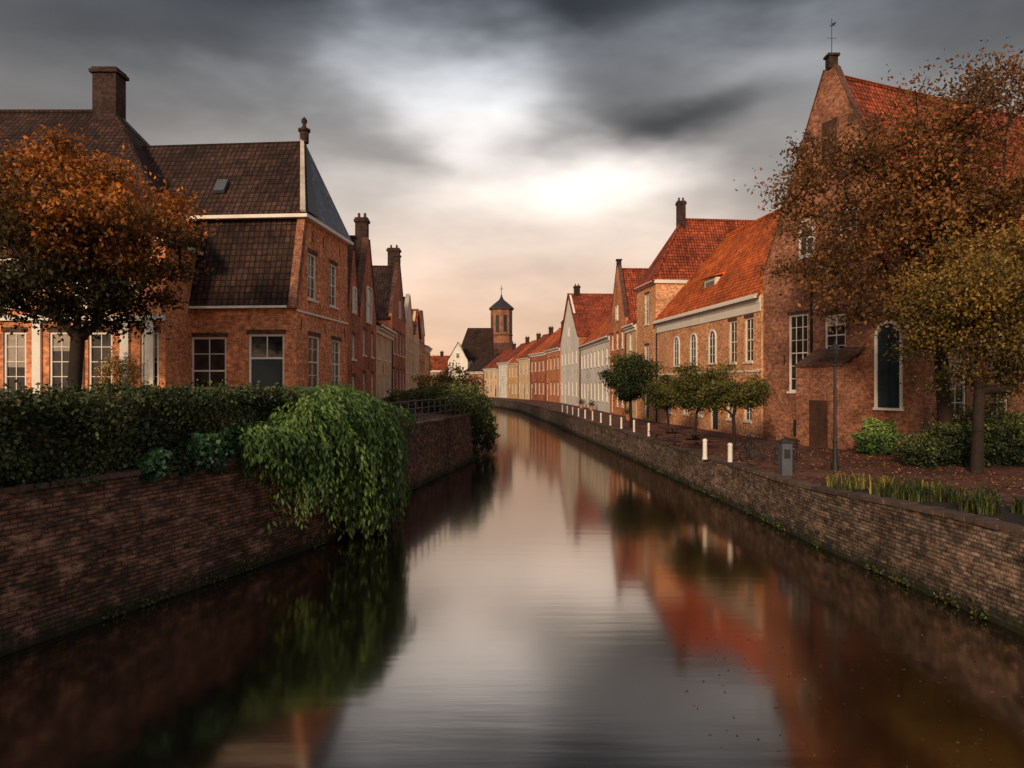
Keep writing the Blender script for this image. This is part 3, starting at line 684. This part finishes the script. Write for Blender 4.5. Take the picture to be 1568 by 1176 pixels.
for tf in range(165):
    ty=R.triangular(17.0,26.0,21.2); bell=math.exp(-((ty-21.3)/3.0)**2)
    back=R.uniform(-.15,1.7) if tf%3 else R.uniform(-.15,.3)
    tx=Lx(ty)-back
    tz=GL+.25+1.45*bell*R.uniform(.75,1.0)-.25*R.random()
    tang=R.gauss(-.30,.45); 
    dmax=float(np.interp(ty,[17.0,18.2,19.4,21,22.5,24,26],[.6,1.1,2.2,3.6,4.0,3.6,1.8]))
    treach=(.5+1.45*bell)*R.uniform(.4,1.15)+back*.9; tdrop=dmax*R.uniform(.3,1.08); ttone=R.random()
    for k in range(15):
        x0=tx+R.gauss(0,.13);y0=ty+R.gauss(0,.16);z0=tz+R.gauss(0,.07); ang=tang+R.gauss(0,.13)
        dx,dy=math.cos(ang),math.sin(ang); reach=treach*R.uniform(.8,1.1); drop=tdrop*R.uniform(.75,1.1)
        m=int(9+6.0*max(drop,reach)); prev=None
        for j in range(m):
            t=(j+R.random())/m
            rr_=reach*math.sin(min(1,t*1.15)*math.pi/2); zz=z0+.22*math.sin(t*3)-drop*t**1.7
            xx=x0+dx*rr_; yy=y0+dy*rr_
            if zz<GL+.15: xx=max(xx,Lx(yy)+.15+R.random()*.2)
            if zz<.08: continue
            cur=Vector((xx,yy,zz))
            if prev is not None:
                d=(cur-prev)
                if d.length>1e-4: d.normalize()
                for _ in range(2):
                    sd=R.choice((-1,1))*.07
                    pc.append((xx-dy*sd+R.gauss(0,.025),yy+dx*sd,zz+R.gauss(0,.025))); pd.append((d.x*.8+dx*.2-dy*sd*5,d.y*.8+dy*.2+dx*sd*5,d.z*.7-.45)); ptt.append(.06+.46*ttone+.5*math.sin(min(1,t*1.3)*math.pi)*R.random()+.08*R.random()); psz.append(R.uniform(.12,.23))
            prev=cur
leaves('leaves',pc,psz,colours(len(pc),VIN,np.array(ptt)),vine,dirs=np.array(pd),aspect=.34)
P=Parts()
for k in range(60):
    y0=R.uniform(18.5,24.5); dm=float(np.interp(y0,[17.3,18.6,19.8,21,22.5,24,25.5],[.4,.7,1.6,2.5,2.5,2.2,1.0]))
    a=Vector((Lx(y0)-.5,y0,GL+.1)); b=Vector((Lx(y0)+.15,y0-.1,GL+.2)); c=Vector((Lx(y0)+.3,y0-.3,GL-dm*.8))
    P.tube('stems',BARK,a,b,.03,.025,5);P.tube('stems',BARK,b,c,.025,.01,5)
for nm,(V_,F_,m_) in P.d.items(): mkobj(nm,V_,F_,m_,vine)
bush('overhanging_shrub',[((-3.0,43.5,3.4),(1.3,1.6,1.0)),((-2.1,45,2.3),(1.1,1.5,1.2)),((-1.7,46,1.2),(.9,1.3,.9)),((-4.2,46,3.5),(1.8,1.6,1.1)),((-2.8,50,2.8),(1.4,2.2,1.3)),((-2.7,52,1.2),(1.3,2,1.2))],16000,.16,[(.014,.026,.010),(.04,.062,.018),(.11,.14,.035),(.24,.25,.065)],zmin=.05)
bush('shrub',[((-5.6,47,3.4),(1.6,1.3,.8)),((-7.4,50,3.3),(1.6,1.2,.7))],7000,.15,GRY)
bush('autumn_shrub',[((-4.4,56,4.2),(1.8,1.5,1.5)),((-6,60,4.1),(2,1.5,1.4))],6000,.2,[(.06,.055,.02),(.20,.13,.03),(.42,.22,.04)])
bush('shrub',[((-6.4,28.5,3.25),(.9,1.6,.75)),((-6.0,26,3.2),(.9,1.3,.8))],9000,.12,VIN)
bush('climbing_shrub',[((-15.6,28.3,4.3),(.8,.5,1.5)),((-14.3,28.4,3.6),(.7,.5,1.0))],5000,.10,YGR)
wd=empty('waterline_weeds'); n=9000; y=NR.uniform(8,42,n); sd=NR.rand(n)<.5
clump=np.sin(y*2.3)+np.sin(y*5.1+1)+np.sin(y*.9); k=clump>.5; y=y[k];sd=sd[k]
x=np.where(sd,[Lx(a)+.22 for a in y],[Rx(a)-.22 for a in y])+NR.normal(size=len(y))*.03
leaves('leaves',np.stack([x,y,.03+np.abs(NR.normal(size=len(y)))*.08],1),.08,colours(len(y),GRY,NR.rand(len(y))*.5),wd,mat=LEAFO)
bush('round_shrub',[((16.0,31.5,GR+.65),(.85,.8,.75))],5000,.13,VIN)
bush('shrub',[((17.2,27.5,2.2),(1.4,1.1,.85)),((15.4,27.0,2.0),(.9,.9,.6)),((19.3,27.2,2.3),(1.4,1.2,1.0))],11000,.13,GRN)
bush('shrub',[((19.5,29.5,2.6),(1.5,1.4,1.3))],4000,.14,GRY)
def grass(name,ctrs,nb,h,pal):
    e=empty(name); V=[];F=[];cc=[]
    for (x,y,z,r) in ctrs:
        for k in range(nb):
            a=R.uniform(0,6.28);rr_=r*math.sqrt(R.random()); bx=x+rr_*math.cos(a);by=y+rr_*math.sin(a)
            a2=R.uniform(0,6.28); hh=h*R.uniform(.5,1.2); ln=hh*R.uniform(.3,.9); w=.018
            i=len(V); c=colours(1,pal,np.array([R.random()]))[0]
            for t in (0,.4,.75,1):
                px=bx+math.cos(a2)*ln*t*t; py=by+math.sin(a2)*ln*t*t; pz=z+hh*math.sin(t*1.9)
                ww=w*(1-t*.9); V+=[(px-math.sin(a2)*ww,py+math.cos(a2)*ww,pz),(px+math.sin(a2)*ww,py-math.cos(a2)*ww,pz)]; cc+=[c,c]
            for q in range(3): F.append([i+2*q,i+2*q+1,i+2*q+3,i+2*q+2])
    me=bpy.data.meshes.new('blades'); me.from_pydata(V,[],F); at=me.color_attributes.new('leafcol','FLOAT_COLOR','POINT')
    ca=np.ones((len(V),4),dtype=np.float32); ca[:,:3]=np.array(cc); at.data.foreach_set('color',ca.ravel()); me.materials.append(LEAF)
    o=bpy.data.objects.new('blades',me); col.objects.link(o); o.parent=e
ct=[]
for k in range(46):
    y=R.uniform(11.5,20.5); ct.append((Rx(y)+R.uniform(.4,2.6),y,gz(y),R.uniform(.12,.3)))
grass('ornamental_grass',ct,60,.36,[(.02,.032,.010),(.045,.065,.018),(.15,.15,.04)])
ct=[(Rx(y)+R.uniform(.6,1.6),y,gz(y),.18) for y in (20.4,19.6,21.0,18.9,17.8,20.8)]
grass('flowering_plants',ct,40,.44,[(.05,.07,.02),(.18,.17,.03),(.50,.40,.07)])
V=[];F=[]; yy=[p for p in Rd if 5<p.y<23]
for p in yy: V+=[(p.x+.45,p.y,gz(p.y)+.03),(p.x+3.2,p.y,gz(p.y)+.03)]
for i in range(len(yy)-1): F.append([2*i,2*i+1,2*i+3,2*i+2])
mkobj('planting_bed',V,F,SOIL)
n=3200; y=NR.uniform(14,34,n); x=np.array([Rx(a) for a in y])+.5+NR.rand(n)**.7*8
z=np.array([gz(a) for a in y])+.02
fl=empty('fallen_leaves'); leaves('leaves',np.stack([x,y,z],1),.09,colours(n,BRNP,NR.rand(n)),fl,dirs=np.stack([NR.normal(size=n),NR.normal(size=n),np.zeros(n)],1))
n=420; y=NR.uniform(4.5,13,n); x=NR.uniform(2.5,9,n)
leaves('floating_leaves',np.stack([x,y,np.full(n,.006)],1),.04,colours(n,BRNP,NR.rand(n)*.6),fl,dirs=np.stack([NR.normal(size=n),NR.normal(size=n),np.zeros(n)],1)*5)

# ------------------------------------------------------------ street furniture
def bollard(x,y,h=.85,r=.11):
    P=Parts(); z=gz(y)
    P.lathe('post',WHITE,(x,y,z),[(r*1.15,0),(r*1.15,.08),(r,.1),(r*.92,h-.12),(r*1.05,h-.11),(r*1.05,h-.06),(r*.7,h-.01),(.02,h)],12); P.build('bollard',smooth=())
bollard(7.95,29.6,.85,.095);bollard(8.35,27.5,.85,.095)
for k in range(11): y=42.5+k*3.7; bollard(Rx(y)+.75,y,.8,.07)
P=Parts(); P.cbox('pillar',LEAD,(9.25,24.3,GR),.34,.34,1.1); P.cbox('pillar_cap',DARKP,(9.25,24.3,GR+1.1),.4,.4,.07); P.lathe('pillar_top',DARKP,(9.25,24.3,GR+1.17),[(.17,0),(.15,.06),(.05,.1)],10); P.cbox('plate',DARKP,(9.25,24.123,GR+.6),.2,.012,.3); P.build('stone_pillar')
P=Parts(); P.cbox('pillar',DARKP,(9.75,25.4,GR),.3,.3,.8); P.cbox('pillar_cap',LEAD,(9.75,25.4,GR+.8),.36,.36,.05); P.build('stone_pillar')
P=Parts(); x,y,z=11.6,25.8,GR
P.lathe('lamp_post',IRON,(x,y,z),[(.13,0),(.13,.25),(.08,.35),(.07,1.0),(.09,1.05),(.055,1.15),(.05,3.7),(.075,3.75),(.03,3.85)],12)
P.lathe('lantern_frame',IRON,(x,y,z+3.85),[(.09,0),(.11,.03),(.10,.05)],6)
P.lathe('lantern_glass',GLASS,(x,y,z+3.9),[(.11,0),(.19,.42)],6)
P.lathe('lantern_roof',IRON,(x,y,z+4.32),[(.24,0),(.22,.03),(.1,.18),(.04,.22),(.02,.33)],6)
P.build('street_lamp')
def bike(x,y,z,ang,name='bicycle'):
    P=Parts(); e=Vector((math.cos(ang),math.sin(ang),0)); up=Vector((0,0,1)); o=Vector((x,y,z))
    T=lambda a,b,r=.018: P.tube('frame',IRON,o+e*a[0]+up*a[1],o+e*b[0]+up*b[1],r)
    for s in (-.53,.53):
        P.ring('wheels',IRON,o+e*s+up*.345,e,up,.33,.02)
        for k in range(10):
            t=math.pi*k/5; P.tube('spokes',LEAD,o+e*s+up*.34,o+e*(s+.32*math.cos(t))+up*(.34+.32*math.sin(t)),.003,n=4)
    T((-.53,.34),(-.08,.30));T((-.08,.30),(-.2,.85));T((-.53,.34),(-.17,.72));T((-.08,.30),(.38,.78));T((-.17,.74),(.36,.88));T((.53,.34),(.35,1.0));T((.35,1.0),(.33,1.08))
    w=e.cross(up); h=o+e*.33+up*1.08
    P.tube('handlebar',IRON,h-w*.27-e*.12,h,.013);P.tube('handlebar',IRON,h+w*.27-e*.12,h,.013)
    P.box('saddle',DARKP,o+e*-.34+up*.86-w*.08,e*.27,w*.16,up*.05)
    P.ring('crank',IRON,o+e*-.08+up*.30,e,up,.09,.012,14); P.box('rack',IRON,o+e*-.75+up*.72-w*.06,e*.4,w*.12,up*.02)
    P.build(name)
bike(9.65,27.2,GR+.006,.2);bike(9.6,29.3,GR+.006,.9); bike(-5.2,38,GL+.006,1.3); bike(-5.0,35,GL+.006,.3)
bike(-11.9,29.9,GL,.1)
def picnic(x,y):
    P=Parts();z=GR
    for k in range(5): P.box('table_top',WOOD,(x-.4+k*.165,y-.95,z+.74),(.15,0,0),(0,1.9,0),(0,0,.04))
    for s in (-.75,.75):
        for k in range(2): P.box('seats',WOOD,(x+s-.15+k*.155,y-.95,z+.44),(.145,0,0),(0,1.9,0),(0,0,.04))
    for yy in (-.7,.7):
        P.box('cross_beam',WOOD,(x-.85,y+yy,z+.36),(1.7,0,0),(0,.05,0),(0,0,.078))
        for s in (-1,1): P.tube('legs',WOOD,(x+s*.6,y+yy+.08,z),(x+s*.3,y+yy+.08,z+.735),.045,n=4)
    P.build('picnic_table')
picnic(8.5,34.5);picnic(8.5,39)
def bench(x,y,z,name='park_bench'):
    P=Parts()
    for k in range(3): P.box('seat',WOOD,(x-.2+k*.14,y-.8,z+.44),(.12,0,0),(0,1.6,0),(0,0,.035))
    for k in range(3): P.box('backrest',WOOD,(x+.24,y-.8,z+.55+k*.13),(.03,0,0),(0,1.6,0),(0,0,.1))
    for yy in (-.65,.6):
        P.box('legs',IRON,(x-.2,y+yy,z),(.04,0,0),(0,.05,0),(0,0,.438)); P.box('legs',IRON,(x+.2,y+yy,z),(.038,0,0),(0,.05,0),(0,0,.95))
    P.build(name)
bench(11.0,28.9,GR)
P=Parts(); pts=[Vector((Lx(y)-.35,y,GL+.1)) for y in np.arange(27.5,42.3,1.05)]
for i,p in enumerate(pts):
    P.tube('posts',IRON,p,p+Vector((0,0,1.0)),.03)
    if i:
        q=pts[i-1]
        for h in (.97,.62,.3): P.tube('rails',IRON,q+Vector((0,0,h)),p+Vector((0,0,h)),.022,n=6)
P.build('quay_railing')
for (x,y,g_) in ((10.0,84,GR),(9.6,92,GR),(10.6,61,GR)):
    P=Parts(); P.lathe('pot',BR_ORG,(x-.7,y,g_),[(.18,0),(.26,.42),(.3,.44),(.3,.5)],12); e_=P.build('flower_pot')
    n=300; d=NR.normal(size=(n,3))*.2+np.array([x-.7,y,g_+.75]); leaves('foliage',d,.12,colours(n,GRN),e_)

# ------------------------------------------------------------ sky / light
w=bpy.data.worlds.new('World'); scene.world=w; w.use_nodes=True; nt=w.node_tree; nt.nodes.clear()
out=N(nt,'ShaderNodeOutputWorld'); tc=N(nt,'ShaderNodeTexCoord')
def M(op,a,b=None,c=None,clamp=False):
    n=nt.nodes.new('ShaderNodeMath'); n.operation=op; n.use_clamp=clamp
    for i,v in enumerate((a,b,c)):
        if v is None: continue
        if isinstance(v,(int,float)): n.inputs[i].default_value=v
        else: nt.links.new(v,n.inputs[i])
    return n.outputs[0]
nrm=N(nt,'ShaderNodeVectorMath',operation='NORMALIZE'); nt.links.new(tc.outputs['Generated'],nrm.inputs[0])
sp=N(nt,'ShaderNodeSeparateXYZ'); nt.links.new(nrm.outputs[0],sp.inputs[0])
az0=M('ARCTAN2',sp.outputs[0],sp.outputs[1]); el0=M('ARCSINE',sp.outputs[2])
mp=N(nt,'ShaderNodeMapping'); mp.inputs['Scale'].default_value=(1.6,1.6,4.2); mp.inputs['Location'].default_value=(3.1,0,1.7); nt.links.new(nrm.outputs[0],mp.inputs[0])
def nz(scale,detail,rough,off,outp='Fac'):
    v=N(nt,'ShaderNodeVectorMath',operation='ADD'); nt.links.new(mp.outputs[0],v.inputs[0]); v.inputs[1].default_value=(off,off*.7,off*.3)
    n=nt.nodes.new('ShaderNodeTexNoise'); n.inputs['Scale'].default_value=scale;n.inputs['Detail'].default_value=detail;n.inputs['Roughness'].default_value=rough
    nt.links.new(v.outputs[0],n.inputs['Vector']); return n.outputs[outp]
wc=nz(2.1,4,.5,1.3,'Color'); ws_=N(nt,'ShaderNodeSeparateColor'); nt.links.new(wc,ws_.inputs[0]); cl=nz(2.0,5,.5,9.1)
az=M('ADD',az0,M('MULTIPLY',M('SUBTRACT',ws_.outputs[0],.5),.36)); el=M('ADD',el0,M('MULTIPLY',M('SUBTRACT',ws_.outputs[1],.5),.18))
def ga(u,v,su,sv,amp):
    a0=math.atan((u-784)/1100); e0=math.atan((588-v)/math.hypot(1100,u-784)); su/=1100; sv/=1100
    x=M('DIVIDE',M('SUBTRACT',az,a0),su); y=M('DIVIDE',M('SUBTRACT',el,e0),sv)
    return M('MULTIPLY',M('EXPONENT',M('MULTIPLY',M('ADD',M('MULTIPLY',x,x),M('MULTIPLY',y,y)),-1)),amp)
base=N(nt,'ShaderNodeValToRGB'); nt.links.new(M('DIVIDE',el,1.5708),base.inputs[0])
st=[(0.0,.62),(.09,.50),(.17,.34),(.25,.17),(.31,.06),(.40,.09),(.6,.40),(1.0,.5)]
es=base.color_ramp.elements
while len(es)<len(st): es.new(.5)
for i,(p_,v_) in enumerate(st): es[i].position=p_; es[i].color=(v_,v_,v_,1)
L=base.outputs[0]
for g_ in (ga(780,265,270,105,.66),ga(640,110,125,75,.46),ga(930,290,160,60,.40),ga(700,185,105,90,.38),ga(1160,105,150,60,.32),ga(720,430,480,90,.30)): L=M('ADD',L,g_)
dk=None
for g_ in (ga(1010,165,190,46,.85),ga(600,245,130,32,.5),ga(840,35,150,40,.6),ga(330,110,230,50,.35),ga(60,200,200,90,.25),ga(1330,40,200,60,.2)):
    dk=g_ if dk is None else M('ADD',dk,g_)
L=M('MULTIPLY',L,M('SUBTRACT',1.0,M('MINIMUM',dk,.85)))
L=M('MULTIPLY',L,M('ADD',.35,M('MULTIPLY',cl,1.3)))
rear=M('MULTIPLY',M('MAXIMUM',M('MULTIPLY',sp.outputs[1],-1),0),.35); L=M('ADD',L,rear)
tint=N(nt,'ShaderNodeValToRGB'); nt.links.new(M('DIVIDE',el0,1.5708),tint.inputs[0])
es=tint.color_ramp.elements; st=[(0.0,(1.50,.91,.57)),(.07,(1.32,.92,.67)),(.15,(1.10,.95,.84)),(.24,(.98,.98,.99)),(.34,(.86,.97,1.17)),(1,(1.05,1,.98))]
while len(es)<len(st): es.new(.5)
for i,(p_,v_) in enumerate(st): es[i].position=p_; es[i].color=(*v_,1)
mc=N(nt,'ShaderNodeVectorMath',operation='SCALE'); nt.links.new(tint.outputs[0],mc.inputs[0]); nt.links.new(L,mc.inputs['Scale'])
bg2=N(nt,'ShaderNodeBackground'); nt.links.new(mc.outputs[0],bg2.inputs[0]); bg2.inputs[1].default_value=.95
sky=N(nt,'ShaderNodeTexSky'); sky.sky_type='NISHITA'; sky.sun_disc=False
SE,SR=math.radians(18),math.radians(202); sky.sun_elevation=SE; sky.sun_rotation=SR
bg1=N(nt,'ShaderNodeBackground'); nt.links.new(sky.outputs[0],bg1.inputs[0]); bg1.inputs[1].default_value=.06
mx=N(nt,'ShaderNodeMixShader'); mx.inputs[0].default_value=.94
nt.links.new(bg1.outputs[0],mx.inputs[1]);nt.links.new(bg2.outputs[0],mx.inputs[2]);nt.links.new(mx.outputs[0],out.inputs[0])
sl=bpy.data.lights.new('sun','SUN'); sl.energy=3.1; sl.angle=math.radians(7); sl.color=(1,.73,.48)
so=bpy.data.objects.new('sun',sl); col.objects.link(so)
d=Vector((math.sin(SR)*math.cos(SE),math.cos(SR)*math.cos(SE),math.sin(SE)))
so.rotation_euler=d.to_track_quat('Z','Y').to_euler()

cam=bpy.data.cameras.new('camera'); co=bpy.data.objects.new('camera',cam); col.objects.link(co)
cam.lens=36*1100/1568; cam.sensor_width=36; cam.clip_end=6000; co.location=(0,0,HC); co.rotation_euler=(math.radians(90),0,0)
scene.camera=co
scene.view_settings.view_transform='Standard'; scene.view_settings.look='None'; scene.view_settings.exposure=0
